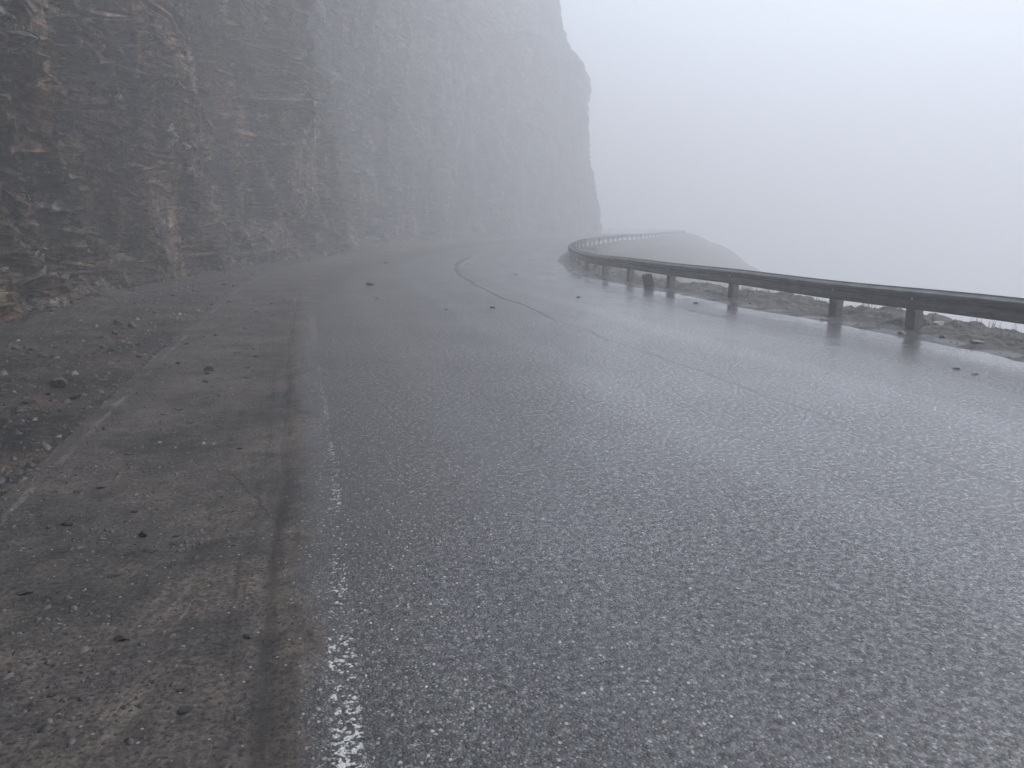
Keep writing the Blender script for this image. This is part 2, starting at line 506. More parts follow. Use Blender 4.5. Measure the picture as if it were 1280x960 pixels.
def mat_bank():
    g = NT_('bank_soil')
    p = g.pos()
    uv, d, l = g.uv()
    a = g.noise(p, 1.3, 6, .65, .4); b = g.noise(p, 11, 6, .75)
    col = g.ramp(a, [(.38, (.036, .034, .031)), (.5, (.062, .057, .052)), (.64, (.105, .095, .085))])
    col = g.mix(.8, col, g.ramp(b, [(.36, (.35, .35, .35)), (.5, (1, 1, 1)), (.66, (1.9, 1.85, 1.75))]), 'MULTIPLY')
    v = g.voro(p, 17, dim='3D'); r = g.white(v.outputs['Position'])
    chip = g.math('MULTIPLY', g.step(r, .78, .82), g.step(v.outputs['Distance'], .45, .3))
    col = g.mix(chip, col, g.ramp(g.white(g.scale(v.outputs['Position'], 2.3)), [(0, (.03, .03, .03)), (.6, (.09, .088, .084)), (1, (.24, .23, .21))]))
    wet = g.math('MULTIPLY', g.step(d, -.1, -.55), g.step(g.noise(p, 1.1, 4), .38, .52))
    col = g.mix(g.math('MULTIPLY', wet, .6), col, (.040, .038, .037))
    h = g.math('ADD', b, g.math('MULTIPLY', chip, .35))
    return g.done(col, g.mixf(wet, .7, .30), g.bump(h, .03, g.mixf(wet, .8, .25)), spec=.5)


def mat_hill():
    g = NT_('hillside_soil')
    p = g.pos()
    a = g.noise(p, .12, 8, .6, .3); b = g.noise(p, 1.7, 6, .7)
    col = g.ramp(a, [(.3, (.055, .058, .036)), (.5, (.085, .074, .058)), (.7, (.12, .10, .08))])
    col = g.mix(.7, col, g.ramp(b, [(.25, (.5, .5, .5)), (.75, (1.5, 1.5, 1.45))]), 'MULTIPLY')
    return g.done(col, .8, g.bump(b, .3, .8), spec=.3)


def mat_cliff():
    g = NT_('cliff_rock')
    p = g.pos()
    uv, S, H = g.uv()
    big = g.noise(p, .16, 5, .6, .6)
    mid = g.noise(g.rot(uv, (0, 0, R(-52)), (.40, 1.5, 1)), 1.0, 6, .65, .6)       # bedding dipping to the right
    vert = g.noise(g.scale(uv, (1.1, .22, 1)), 1.0, 6, .65, .5)                    # rain streaks, doubling as crevice shade put into the colour
    fine = g.noise(p, 5.5, 7, .72); tiny = g.noise(p, 34, 4, .7)
    base = g.ramp(mid, [(.36, (.042, .038, .035)), (.47, (.080, .071, .063)), (.56, (.122, .107, .092)), (.68, (.240, .212, .182))])
    brown = g.ramp(fine, [(.36, (.064, .041, .028)), (.64, (.185, .118, .078))])
    olive = g.ramp(fine, [(.36, (.042, .041, .020)), (.64, (.125, .114, .055))])
    nearb = g.math('ADD', g.step(S, 70, 24, 0, .34), -.12)
    col = g.mix(g.math('MULTIPLY', g.step(g.math('ADD', big, nearb), .42, .58), .85), base, brown)
    col = g.mix(g.math('MULTIPLY', g.step(g.math('ADD', g.noise(p, .33, 5, .65, .3), g.math('MULTIPLY', nearb, .6)), .54, .70), .7), col, olive)
    col = g.mix(g.math('MULTIPLY', g.step(vert, .49, .60), .75), col, (.036, .036, .038))
    col = g.mix(.85, col, g.ramp(fine, [(.35, (.36, .36, .37)), (.5, (.9, .9, .9)), (.66, (1.85, 1.8, 1.72))]), 'MULTIPLY')
    col = g.mix(.6, col, g.ramp(tiny, [(.36, (.5, .5, .5)), (.64, (1.5, 1.5, 1.5))]), 'MULTIPLY')
    slab = g.noise(g.scale(p, (1.0, 1.0, .26)), .7, 4, .6, 1.0)
    col = g.mix(.9, col, g.ramp(slab, [(.38, (.46, .46, .46)), (.47, (.90, .86, .82)), (.55, (1.4, 1.28, 1.15)), (.62, (2.6, 2.35, 2.1))]), 'MULTIPLY')
    # open joints: upright, branching, the darkness inside them put into the colour
    jv = g.noise(p, .9, 4, .6)
    jp = g.n('ShaderNodeVectorMath', operation='MULTIPLY_ADD')
    g.put(jp.inputs[0], g.noise(p, 1.3, 3, .6)); jp.inputs[1].default_value = (1.1, 1.1, .5); g.t.links.new(g.scale(p, (.62, .62, .17)), jp.inputs[2])
    jd = g.voro(jp.outputs[0], 1.0, 'DISTANCE_TO_EDGE', '3D').outputs['Distance']
    joint = g.math('MULTIPLY', g.step(jd, .045, .012), g.step(jv, .42, .55))
    col = g.mix(g.math('MULTIPLY', joint, .8), col, (.026, .024, .022))
    # rust patches and pale quartz seams
    rust = g.math('MULTIPLY', g.step(g.noise(p, .75, 4, .6, .8), .60, .66), g.step(fine, .4, .55))
    col = g.mix(g.math('MULTIPLY', rust, .7), col, (.26, .135, .062))
    qz = g.noise(g.rot(uv, (0, 0, R(25)), (1.3, .42, 1)), 1.0, 5, .6, 1.2)
    q = g.math('MULTIPLY', g.step(g.math('ABSOLUTE', g.math('SUBTRACT', qz, .5)), .012, .004), g.step(g.noise(p, .42, 3), .56, .64))
    q2 = g.math('MULTIPLY', g.step(g.noise(p, 2.4, 5, .7), .57, .62), g.step(g.noise(p, .35, 2), .45, .56))
    col = g.mix(g.math('MULTIPLY', g.math('MAXIMUM', q, q2), .75), col, (.46, .44, .40))
    h = g.math('ADD', g.math('MULTIPLY', fine, 1.0), g.math('MULTIPLY', tiny, .25))
    h = g.math('ADD', h, g.math('MULTIPLY', mid, .5))
    h = g.math('SUBTRACT', h, g.math('MULTIPLY', joint, .8))
    return g.done(col, g.mixf(vert, .8, .55), g.bump(h, .2, 1.0), spec=.3)


def mat_stone(name, lo, hi, rough=.5):
    g = NT_(name)
    oi = g.n('ShaderNodeObjectInfo').outputs['Random']
    p = g.n('ShaderNodeTexCoord').outputs['Object']
    a = g.noise(p, 3.1, 5, .65); b = g.noise(p, 14, 4, .7)
    col = g.ramp(a, [(.3, lo), (.7, hi)])
    col = g.mix(1, col, g.ramp(oi, [(0, (.65, .65, .67)), (.8, (1.2, 1.15, 1.1)), (1, (1.7, 1.65, 1.55))]), 'MULTIPLY')
    col = g.mix(.6, col, g.ramp(b, [(.3, (.6, .6, .6)), (.7, (1.4, 1.4, 1.4))]), 'MULTIPLY')
    return g.done(col, rough, g.bump(b, .06, .5))


def mat_gravel():
    g = NT_('gravel_stone')
    at_ = g.n('ShaderNodeAttribute', attribute_name='tone').outputs['Fac']
    p = g.pos()
    col = g.ramp(at_, [(0, (.026, .026, .027)), (.55, (.060, .056, .052)), (.9, (.105, .096, .086)), (1, (.22, .21, .195))])
    col = g.mix(.6, col, g.ramp(g.noise(p, 70, 3, .7), [(.3, (.6, .6, .6)), (.7, (1.4, 1.4, 1.4))]), 'MULTIPLY')
    return g.done(col, .5, None)


def mat_rail():
    g = NT_('weathered_steel')
    p = g.pos(); uv, a, b = g.uv()
    n = g.noise(p, 3.0, 6, .7); st = g.noise(g.scale(uv, (2.2, .6, 1)), 4.0, 4, .6)
    col = g.ramp(n, [(.36, (.070, .070, .074)), (.5, (.115, .115, .120)), (.64, (.165, .165, .168))])
    col = g.mix(g.math('MULTIPLY', g.step(st, .52, .72), .5), col, (.060, .050, .044))
    col = g.mix(g.math('MULTIPLY', g.step(g.noise(p, 9, 5, .7), .62, .72), .5), col, (.16, .15, .145))
    return g.done(col, g.mixf(n, .5, .36), g.bump(n, .004, .4), metal=.25)


def mat_post():
    g = NT_('weathered_post_steel')
    p = g.pos()
    n = g.noise(p, 5.0, 6, .7); v = g.noise(g.scale(p, (14, 14, 1.5)), 1, 4, .6)
    col = g.ramp(n, [(.36, (.095, .090, .085)), (.5, (.15, .142, .134)), (.64, (.21, .20, .185))])
    col = g.mix(g.math('MULTIPLY', g.step(v, .5, .7), .5), col, (.062, .052, .045))
    return g.done(col, .6, g.bump(n, .006, .5))


def mat_flat(name, c, rough=.5, metal=0.0):
    g = NT_(name)
    n = g.noise(g.pos(), 22, 3, .6)
    return g.done(g.mix(n, tuple(.75 * k for k in c), tuple(min(1, 1.25 * k) for k in c)), rough, None, metal)


def mat_grass():
    g = NT_('dry_grass')
    t = g.n('ShaderNodeAttribute', attribute_name='tone').outputs['Fac']
    return g.done(g.ramp(t, [(0, (.040, .044, .020)), (.5, (.085, .075, .040)), (1, (.17, .14, .085))]), .7)


M_road, M_rub, M_bank, M_hill, M_cliff = mat_road(), mat_rubble(), mat_bank(), mat_hill(), mat_cliff()
M_dark = mat_stone('dark_shale', (.016, .016, .017), (.045, .044, .044), .45)
M_grey = mat_stone('grey_rock', (.034, .032, .030), (.085, .078, .071), .6)
M_pale = mat_stone('pale_rock', (.24, .225, .205), (.44, .42, .39), .6)
M_grav, M_rail, M_post, M_grass = mat_gravel(), mat_rail(), mat_post(), mat_grass()
M_bolt = mat_flat('bolt_zinc', (.55, .55, .55), .4, .3)

# ------------------------------------------------------------------ stations along the road for the strips
def stations(P, k, lo, hi, far=1e9):
    """indices (as fractions of the spline) with a spacing that grows with the distance from the camera"""
    L = arclen(P); out = [0.0]
    while out[-1] < L[-1]:
        q = np.array([np.interp(out[-1], L, P[:, 0]), np.interp(out[-1], L, P[:, 1])])
        out.append(out[-1] + min(hi, max(lo, k * math.hypot(*q))))
    return np.interp(np.clip(out, 0, L[-1]), L, np.arange(len(P)))


def samp(A, f):
    i = np.arange(len(A))
    if A.ndim == 1: return np.interp(f, i, A)
    return np.stack([np.interp(f, i, A[:, k]) for k in range(A.shape[1])], -1)


# --- road: paving from the pale edge to under the bank
f = stations(Wp, .012, .045, .9)
w, wn, r, rn = samp(Wp, f), samp(Wn, f), samp(Rp, f), samp(Rn, f)
a = w + wn * (EDGE - .02); b = r - rn * .2
v = np.concatenate([np.linspace(0, .22, 60)[:-1], np.linspace(.22, 1, 70)])
X = a[:, None, 0] + (b - a)[:, None, 0] * v; Y = a[:, None, 1] + (b - a)[:, None, 1] * v
U, V = side(Wp, Wn, Wl, X, Y)
Z = z_road(X.ravel(), Y.ravel(), U, V).reshape(X.shape)
road = link('road', grid_mesh('road', X, Y, Z, (U.reshape(X.shape), V.reshape(X.shape)), flip=True), M_road)
tag(road, kind='structure')

# --- rubble shoulder between paving and cliff
f = stations(Wp, .010, .05, .8)
w, wn, c, cn = samp(Wp, f), samp(Wn, f), samp(Cp, f), samp(Cn, f)
a = w + wn * (EDGE + .12); b = c - cn * 1.6
v = np.linspace(0, 1, 110)
X = a[:, None, 0] + (b - a)[:, None, 0] * v; Y = a[:, None, 1] + (b - a)[:, None, 1] * v
U, V = side(Wp, Wn, Wl, X, Y); dC, _ = side(Cp, Cn, Cl, X, Y)
Z = z_shoulder(X.ravel(), Y.ravel(), U, dC).reshape(X.shape)
sh = link('rubble_shoulder', grid_mesh('rubble_shoulder', X, Y, Z), M_rub)
tag(sh, kind='structure')

# --- bank under the guardrail
f = stations(Rp, .005, .045, .8)
r, rn = samp(Rp, f), samp(Rn, f)
v = np.concatenate([np.linspace(-1.15, 1.2, 76), np.linspace(1.25, 5, 16)])
X = r[:, None, 0] + rn[:, None, 0] * v; Y = r[:, None, 1] + rn[:, None, 1] * v
D = np.broadcast_to(v, X.shape); Lr = np.broadcast_to(samp(Rl, f)[:, None], X.shape)
Z = z_verge(X.ravel(), Y.ravel(), D.ravel(), Lr.ravel()).reshape(X.shape)
vg = link('bank', grid_mesh('bank', X, Y, Z, (D, Lr), flip=True), M_bank)
tag(vg, kind='structure')

# --- hillside: one sheet falling away into the valley
def axis(lo, hi, a, b, fine, n1, n2):
    return np.concatenate([a - (a - lo) * np.linspace(1, 0, n1)[:-1] ** 1.8, np.arange(a, b, fine), b + (hi - b) * np.linspace(0, 1, n2) ** 1.8])


xs = axis(-260, 560, -15, 110, 1.2, 20, 50); ys = axis(-260, 860, -25, 280, 1.7, 30, 50)
X, Y = np.meshgrid(xs, ys, indexing='ij')
d, l = side(Rp, Rn, Rl, X, Y)
dd_ = np.clip(d - 1.0, 0, 999)
Z = -.35 - .70 * dd_ * (dd_ + .3) / (dd_ + 6) + (1.6 * fbm(X.ravel() / 13, Y.ravel() / 13, 5, 61, .55) - .5) * sstep(2, 12, d)
Z = np.maximum(Z, -62 + .03 * np.clip(d - 100, 0, 999) + 5 * fbm(X.ravel() / 60, Y.ravel() / 60, 3, 66)).reshape(X.shape)
hl = link('hillside', grid_mesh('hillside', X, Y, Z, flip=False), M_hill)
tag(hl, kind='structure')

# --- cliff
f = stations(Cp, .0062, .055, .55)
c, cn, ct = samp(Cp, f), samp(Cn, f), samp(Ct, f)
S1 = samp(Cl, f)
hs = [-.4]
while hs[-1] < 47:
    h = hs[-1]
    hs.append(h + (.055 if h < 3.5 else .085 if h < 7 else .14 if h < 14 else .32))
hs = np.array(hs)
S, H = np.meshgrid(S1, hs, indexing='ij')
s_, h_ = S.ravel(), H.ravel()


def joints(s_, h_):
    """jointed rock: bedding dipping to the right near the camera, upright joints farther along"""
    wob = .8 * fbm(s_ / 5, h_ / 5, 3, 71)
    ang = .85 * (1 - sstep(24, 44, s_)) + .06
    return (np.cos(ang) * s_ + np.sin(ang) * h_ + wob * .6, -np.sin(ang) * s_ + np.cos(ang) * h_ + wob, wob)


def soft(a, n):
    a = a.reshape(S.shape)
    p = np.pad(a, ((n // 2, n // 2), (0, 0)), 'edge'); c_ = np.cumsum(np.vstack([np.zeros((1, p.shape[1])), p]), 0)
    return ((c_[n:] - c_[:-n]) / n).ravel()


xa, ya, wob = joints(s_, h_)
f1, e1, c1 = facets(xa / 3.0, ya / 6.5, 81, 1.1)
f2, e2, c2 = facets(xa / 1.35 + wob, ya / 3.4, 82, 1.2)
f1 = soft(soft(f1, 5), 3); f2 = soft(f2, 3); e1 = soft(e1, 3); e2 = soft(e2, 3)
big = 1.5 * fbm(s_ / 13, h_ / 26, 3, 90) + 2.1 * f1 + .85 * f2 - .80 * sstep(.09, .0, e1) - .30 * sstep(.09, .0, e2)
big = (big * (1 - .25 * sstep(60, 105, s_))).reshape(S.shape)
# spread the columns evenly over the folded surface so that the faces turned to the road's far end keep their detail
n_new = int(len(S1) * 1.35)
dS = np.gradient(S1)
Sn = np.empty((n_new, len(hs))); Bn = np.empty_like(Sn)
for k in range(len(hs)):
    dens = np.sqrt(1 + np.minimum(np.abs(np.gradient(big[:, k]) / dS), 9) ** 2)
    D = np.concatenate([[0], np.cumsum(.5 * (dens[1:] + dens[:-1]))])
    Sn[:, k] = np.interp(np.linspace(0, D[-1], n_new), D, S1)
    Bn[:, k] = np.interp(Sn[:, k], S1, big[:, k])
S = Sn; H = np.broadcast_to(hs[None, :], S.shape).copy()
fi = np.interp(S.ravel(), Cl, np.arange(len(Cp)))
c = samp(Cp, fi).reshape(*S.shape, 2); cn = samp(Cn, fi).reshape(*S.shape, 2); ct = samp(Ct, fi).reshape(*S.shape, 2)
s_, h_ = S.ravel(), H.ravel()
sw_ = s_ + .8 * Bn.ravel()                      # runs on across the folds
xa, ya, wob = joints(sw_, h_)
f3, e3, c3 = facets(xa / .52, ya / 1.7, 83, 1.3)
f4, e4, c4 = facets(xa / .21 + 1.4 * f3, ya / .45, 84, 1.3)
disp = Bn.ravel() + .30 * f3 + .09 * f4 - .06 * sstep(.08, 0, e3) + .30 * fbm(xa / 1.1, ya / 3.2, 5, 93, .55)
lean = .095 * np.clip(h_, 0, 99) + 3.4 * sstep(28, 35, h_ + .8 * fbm(s_ / 4, h_ * 0, 3, 99)) + .12 * np.clip(h_ - 35, 0, 99)
foot = .28 * np.clip(1.8 - h_, 0, 2) ** 1.3 * (1 + .7 * fbm(s_ / 2, h_ * 0, 3, 98))
off = (disp * sstep(-.6, 1.2, h_) - lean + foot - .5 + .9 * (1 - sstep(50, 90, s_))).reshape(S.shape)
cap = .35 + .02 * s_.reshape(S.shape).clip(0, 40)
off = off - .85 * np.clip(off - cap, 0, 9) * (1 - sstep(4, 9, H))     # no block hangs over the strip below
tj = (.25 * fbm(s_ / 1.1, h_ / 1.1, 3, 95)).reshape(S.shape)
X = c[..., 0] + cn[..., 0] * off + ct[..., 0] * tj
Y = c[..., 1] + cn[..., 1] * off + ct[..., 1] * tj
Z = H + (.3 * fbm(s_ / 1.6 + 40, h_ / 1.6, 3, 97)).reshape(S.shape) * sstep(0, 1, H)
# roughen the faces across as well as along the wall
q_ = (.72 * X + .69 * Y).ravel()
ex = np.gradient(np.stack([X, Y, Z], -1), axis=0); ey = np.gradient(np.stack([X, Y, Z], -1), axis=1)
nr = np.cross(ex, ey); nr /= np.linalg.norm(nr, axis=-1)[..., None] + 1e-9
nr *= np.sign((nr[..., 0] * cn[..., 0] + nr[..., 1] * cn[..., 1]))[..., None]
rg = (.20 * facets(q_ / .55 + Z.ravel() * .35, Z.ravel() / 2.0, 101, 1.2)[0] + .10 * fbm(q_ * 1.7 + Z.ravel() * .5, Z.ravel() * .6, 5, 102, .6) + .07 * facets(q_ / .2 + Z.ravel(), Z.ravel() / .6, 103, 1.2)[0]).reshape(X.shape)
rg *= sstep(-.3, .6, H)
X = X + nr[..., 0] * rg; Y = Y + nr[..., 1] * rg; Z = Z + nr[..., 2] * rg * .7
US0 = sw_.reshape(S.shape)
# the mountain goes on behind the brow
ce, ne = c[:, -1], cn[:, -1]
for q, up in ((16, 48.3), (24, 48.8), (40, 49.1), (70, 49.3)):
    X = np.concatenate([X, (ce[:, 0] - ne[:, 0] * q)[:, None]], 1)
    Y = np.concatenate([Y, (ce[:, 1] - ne[:, 1] * q)[:, None]], 1)
    Z = np.concatenate([Z, np.full((len(ce), 1), up)], 1)
US = np.concatenate([US0, np.broadcast_to(S[:, -1:], (len(ce), 4))], 1)
UH = np.concatenate([H, np.broadcast_to(np.array([50., 58, 74, 100]), (len(ce), 4))], 1)
cl = link('cliff', grid_mesh('cliff', X, Y, Z, (US, UH), flip=True, smooth=False), M_cliff)
tag(cl, kind='structure')

# ------------------------------------------------------------------ guardrail
gr = bpy.data.objects.new('guardrail', None)
COL.objects.link(gr)
gx, gy = at(1145, 411)
tag(gr, 'long dark steel guardrail on posts curving along the drop on the right', 'guardrail')
RAIL_TOP = .71
prof = [(.0, .0), (.012, .022), (.075, .055), (.082, .085), (.075, .112), (.015, .142), (.008, .156), (.015, .170), (.075, .200), (.082, .227), (.075, .257), (.012, .290), (.0, .312)]
# W-beam: (bulge toward the road, height); closed with a back side 4 mm behind
prof = [(q[0], q[1] * 1.13) for q in prof]
prof2 = prof + [(q[0] - .005, q[1]) for q in reversed(prof)]
post_at = []
near_px = [(1145, 411), (1045, 395), (917, 374), (838, 360), (788, 352.6), (757, 346.5)]
for px, py in near_px:
    dep = Rp[:, 1] * math.cos(PITCH) + CAM_H * math.sin(PITCH)
    e_ = np.abs(640 + FPX * Rp[:, 0] / dep - px) + 1e6 * ((Rp[:, 1] < 5) | (Rp[:, 1] > 31))
    post_at.append(float(Rl[np.argmin(e_)]))
print('posts', [round(q, 2) for q in post_at])
q = post_at[0] - 3.2
while q > .5: post_at.append(q); q -= 3.4
q = post_at[5] + 3.2
while q < Rl[-1] - 1: post_at.append(q); q += 3.3
post_at.sort()


def rail_pt(l):
    i = np.interp(l, Rl, np.arange(NT))
    return samp(Rp, np.array([i]))[0], samp(Rn, np.array([i]))[0], samp(Rt, np.array([i]))[0]


def rail_z(l):
    return .010 * math.sin(l * .9) + .012 * math.sin(l * .37 + 1) + (.0)


ends = [post_at[0] - .6] + [q for k, q in enumerate(post_at) if k and k % 2 == 0] + [min(Rl[-1] - .1, post_at[-1] + .6)]
for k in range(len(ends) - 1):
    l0, l1 = ends[k] - .12, ends[k + 1] + .12
    n = max(4, int((l1 - l0) / .25))
    vs, uvs = [], []
    for i in range(n + 1):
        l = l0 + (l1 - l0) * i / n
        p, nn, tt = rail_pt(min(max(l, 0), Rl[-1]))
        lap = .008 * (i / n)                     # each beam laps over the next
        for (o, zz) in prof2:
            q = p - nn * (o + .10 + lap)
            vs.append((q[0], q[1], RAIL_TOP - .345 + zz + rail_z(l)))
            uvs.append((l, zz * 10))
    m = len(prof2); fs = []
    for i in range(n):
        for j in range(m):
            a0, a1 = i * m + j, i * m + (j + 1) % m
            fs.append((a0, a1, a1 + m, a0 + m))
    fs.append(tuple(range(m))); fs.append(tuple(n * m + j for j in reversed(range(m))))
    me = poly_mesh('rail', vs, fs)
    lay = me.uv_layers.new(name='UVMap')
    for lp in me.loops: lay.data[lp.index].uv = uvs[lp.vertex_index]
    rl = link('rail', me, M_rail, gr)
    # bolts on this beam
    for q in [z for z in post_at if ends[k] <= z < ends[k + 1]]:
        if q > 75: continue
        p, nn, tt = rail_pt(q)
        o = p - nn * (.10 + .013)
        cz = RAIL_TOP - .345 + .176 + rail_z(q)
        bv, bf = [], []
        for ring, (rr, out) in enumerate(((.021, .0), (.020, .012), (.012, .018))):
            for s in range(10):
                a = s * math.pi / 5
                bv.append((o[0] + tt[0] * rr * math.cos(a) - nn[0] * out, o[1] + tt[1] * rr * math.cos(a) - nn[1] * out, cz + rr * math.sin(a)))
        for ring in range(2):
            for s in range(10):
                bf.append((ring * 10 + s, ring * 10 + (s + 1) % 10, ring * 10 + 10 + (s + 1) % 10, ring * 10 + 10 + s))
        bf.append(tuple(20 + s for s in range(10)))
        link('bolt', poly_mesh('bolt', bv, bf), M_bolt, rl)


def post_mesh(w, t, h):
    """channel post: web toward the road, two flanges behind it, small chamfer on top"""
    o = [(-w / 2, 0), (w / 2, 0), (w / 2, t), (w / 2 - .03, t), (w / 2 - .022, .022), (-w / 2 + .022, .022), (-w / 2 + .03, t), (-w / 2, t)]
    vs = []
    for z, s in ((0, 1), (h - .015, 1), (h, .94)):
        vs += [(x * s, (y - t / 2) * s + t / 2, z) for x, y in o]
    fs = [tuple(range(7, -1, -1)), tuple(16 + k for k in range(8))]
    for r_ in (0, 8):
        for k in range(8): fs.append((r_ + k, r_ + (k + 1) % 8, r_ + 8 + (k + 1) % 8, r_ + 8 + k))
    return poly_mesh('post', vs, fs)


for q in post_at:
    p, nn, tt = rail_pt(q)
    o = p - nn * .095
    po = link('post', post_mesh(.215, .15, 1.10 + random.uniform(-.03, .0)), M_post, gr)
    ang = math.atan2(tt[1], tt[0])
    po.location = (o[0], o[1], -.42)
    po.rotation_euler = (R(random.uniform(-1.5, 1.5)), R(random.uniform(-2.5, 2.5)), ang + math.pi)
    # channel opens away from the road
    po.rotation_euler[2] = math.atan2(nn[1], nn[0]) - math.pi / 2

# ------------------------------------------------------------------ stones
import bmesh


def rock_mesh(seed, flat=.55, sub=3, cuts=7):
    """a broken stone: an ice sphere cut by random planes, then roughened"""
    rr = random.Random(seed)
    bm = bmesh.new()
    bmesh.ops.create_icosphere(bm, subdivisions=sub, radius=1)
    planes = []
    for k in range(cuts):
        v = Vector((rr.gauss(0, 1), rr.gauss(0, 1), rr.gauss(0, .8))).normalized()
        planes.append((v, rr.uniform(.42, .8)))
    sx, sy = rr.uniform(.75, 1.0), rr.uniform(.55, .85)
    for vt in bm.verts:
        c = vt.co.copy()
        for v, d in planes:
            e = c.dot(v) - d
            if e > 0: c -= v * e
        q = c * 3.1
        c *= 1 + .09 * math.sin(q.x * 1.7 + seed) * math.sin(q.y * 2.1 + seed * 2) + rr.uniform(-.025, .025)
        vt.co = (c.x * sx, c.y * sy, c.z * flat)
    lo = min(v.co.z for v in bm.verts)
    for vt in bm.verts: vt.co.z -= lo * .75
    me = bpy.data.meshes.new('rock')
    bm.to_mesh(me); bm.free()
    return me


ROCKS = {'d': [], 'g': [], 'p': []}
for k in range(7):
    for key, mt, fl in (('d', M_dark, (.35, .6)), ('g', M_grey, (.4, .75)), ('p', M_pale, (.3, .6))):
        me = rock_mesh(100 + k * 3 + ord(key), random.uniform(*fl), 3 if k < 4 else 2, random.randint(5, 9))
        me.materials.append(mt)
        ROCKS[key].append(me)


def stone(x, y, size, key, label, group=None, name='stone', cat='stone', sink=.15, tilt=8, mesh=None, rz=None, flat=.75):
    z = float(ground_z([x], [y])[0])
    me = mesh or random.choice(ROCKS[key])
    o = bpy.data.objects.new(name, me)
    COL.objects.link(o)
    o.location = (x, y, z - sink * size * .5)
    o.scale = (size * .55, size * .55, size * .55 * flat)
    o.rotation_euler = (R(random.uniform(-tilt, tilt)), R(random.uniform(-tilt, tilt)), random.uniform(0, 6.28) if rz is None else rz)
    return tag(o, label, cat, group)


def pstone(px, py, wpx, key, label, z=0, **kw):
    """a stone seen at a pixel of the photograph, wpx pixels wide there"""
    x, y = at(px, py, z)
    return stone(x, y, wpx / FPX * math.hypot(x, y, CAM_H), key, label, **kw)


# the ones that can be told apart
pstone(463, 356, 13, 'd', 'flat dark stone farther up the middle of the road, largest of those around it', cat='stone')
pstone(471, 373.5, 9, 'd', 'small flat dark stone on the asphalt just nearer than the largest dark one')
pstone(412, 363, 6, 'd', 'tiny dark stone beyond the far end of the faded white line')
pstone(482, 329, 9, 'g', 'grey stone far up the road close to the cliff foot, beyond the dark ones')
pstone(489, 355, 5, 'd', 'tiny dark chip to the right of the largest dark stone on the asphalt')
pstone(645, 343.5, 9, 'd', 'lone flat dark stone on the far wet lane between the seam and the guardrail end')
pstone(616, 385, 8, 'd', 'dark chip on the asphalt left of the dark seam, nearest to the seam')
pstone(557, 387, 6, 'd', 'small dark chip alone in the middle of the left lane')
pstone(723, 372, 6, 'd', 'small dark chip in the wet lane well right of the seam')
pstone(582, 357, 5, 'd', 'tiny dark chip just under the bend of the seam in the asphalt')
pstone(870, 379, 8, 'd', 'small round dark stone at the wet road edge in front of the guardrail')
pstone(263, 465, 18, 'd', 'blocky black stone lying alone on the muddy shoulder', flat=.95)
pstone(224, 456, 11, 'd', 'flat dark stone just left of and beyond the blocky black one in the mud')
pstone(151, 800, 19, 'd', 'black angular chip standing out in the foreground mud', flat=.8)
pstone(309, 797, 13, 'd', 'small dark flat chip in the mud beside the wheel rut in the foreground')
pstone(380, 528, 10, 'd', 'thin dark sliver lying on the smooth brown band left of the white line', flat=.6)
pstone(66, 870, 14, 'd', 'half buried dark stone low in the foreground mud near the left edge')
pstone(180, 672, 14, 'd', 'dark slaty stone in the cluster of chips on the mud, the fullest one', flat=1.2)
pstone(168, 641, 14, 'd', 'long thin dark slate above the cluster of chips on the mud', flat=.6)
pstone(218, 681, 16, 'd', 'long low dark slate at the right end of the cluster of chips', flat=.5)

# the tilted block between two posts
bx, by = at(810, 360)
bm = bmesh.new()
bmesh.ops.create_cube(bm, size=1)
bmesh.ops.scale(bm, vec=(.25, .16, .44), verts=bm.verts)
bmesh.ops.bevel(bm, geom=list(bm.edges), offset=.018, segments=2, affect='EDGES')
bmesh.ops.subdivide_edges(bm, edges=list(bm.edges), cuts=2, use_grid_fill=True)
for v_ in bm.verts:
    v_.co += Vector((random.uniform(-.006, .006), random.uniform(-.006, .006), random.uniform(-.006, .006)))
    if v_.co.z > .1: v_.co.z -= .12 * max(0, v_.co.x + .03)
me = bpy.data.meshes.new('stone_block'); bm.to_mesh(me); bm.free()
me.materials.append(M_dark)
blk = bpy.data.objects.new('stone_block', me); COL.objects.link(blk)
blk.location = (bx, by, float(ground_z([bx], [by])[0]) + .16)
blk.rotation_euler = (R(4), R(-16), R(10))
tag(blk, 'dark block leaning to one side between two guardrail posts at the road edge', 'stone block')

# flat pale slabs on the bank
for px, py, wp, lab in ((1175, 404, 24, 'pale flat slab on the bank just right of the nearest full guardrail post'),
                        (1222, 421, 20, 'pale flat slab tilted on the lower bank near the right edge'),
                        (1271, 437, 11, 'small pale slab at the foot of the bank by the right edge'),
                        (1071, 398, 12, 'small pale slab on the bank right of the second post from the right edge'),
                        (1128, 409, 13, 'dull stone at the bank foot left of the nearest full guardrail post')):
    pstone(px, py, wp, 'p', lab, name='slab', cat='stone slab', z=.12, tilt=14, flat=.6)
pstone(1219, 468, 12, 'd', 'small dark piece of debris on the wet asphalt near the right edge', flat=.6)
pstone(1196, 461, 9, 'd', 'smaller dark crumb left of the debris on the wet asphalt near the right edge', flat=.6)

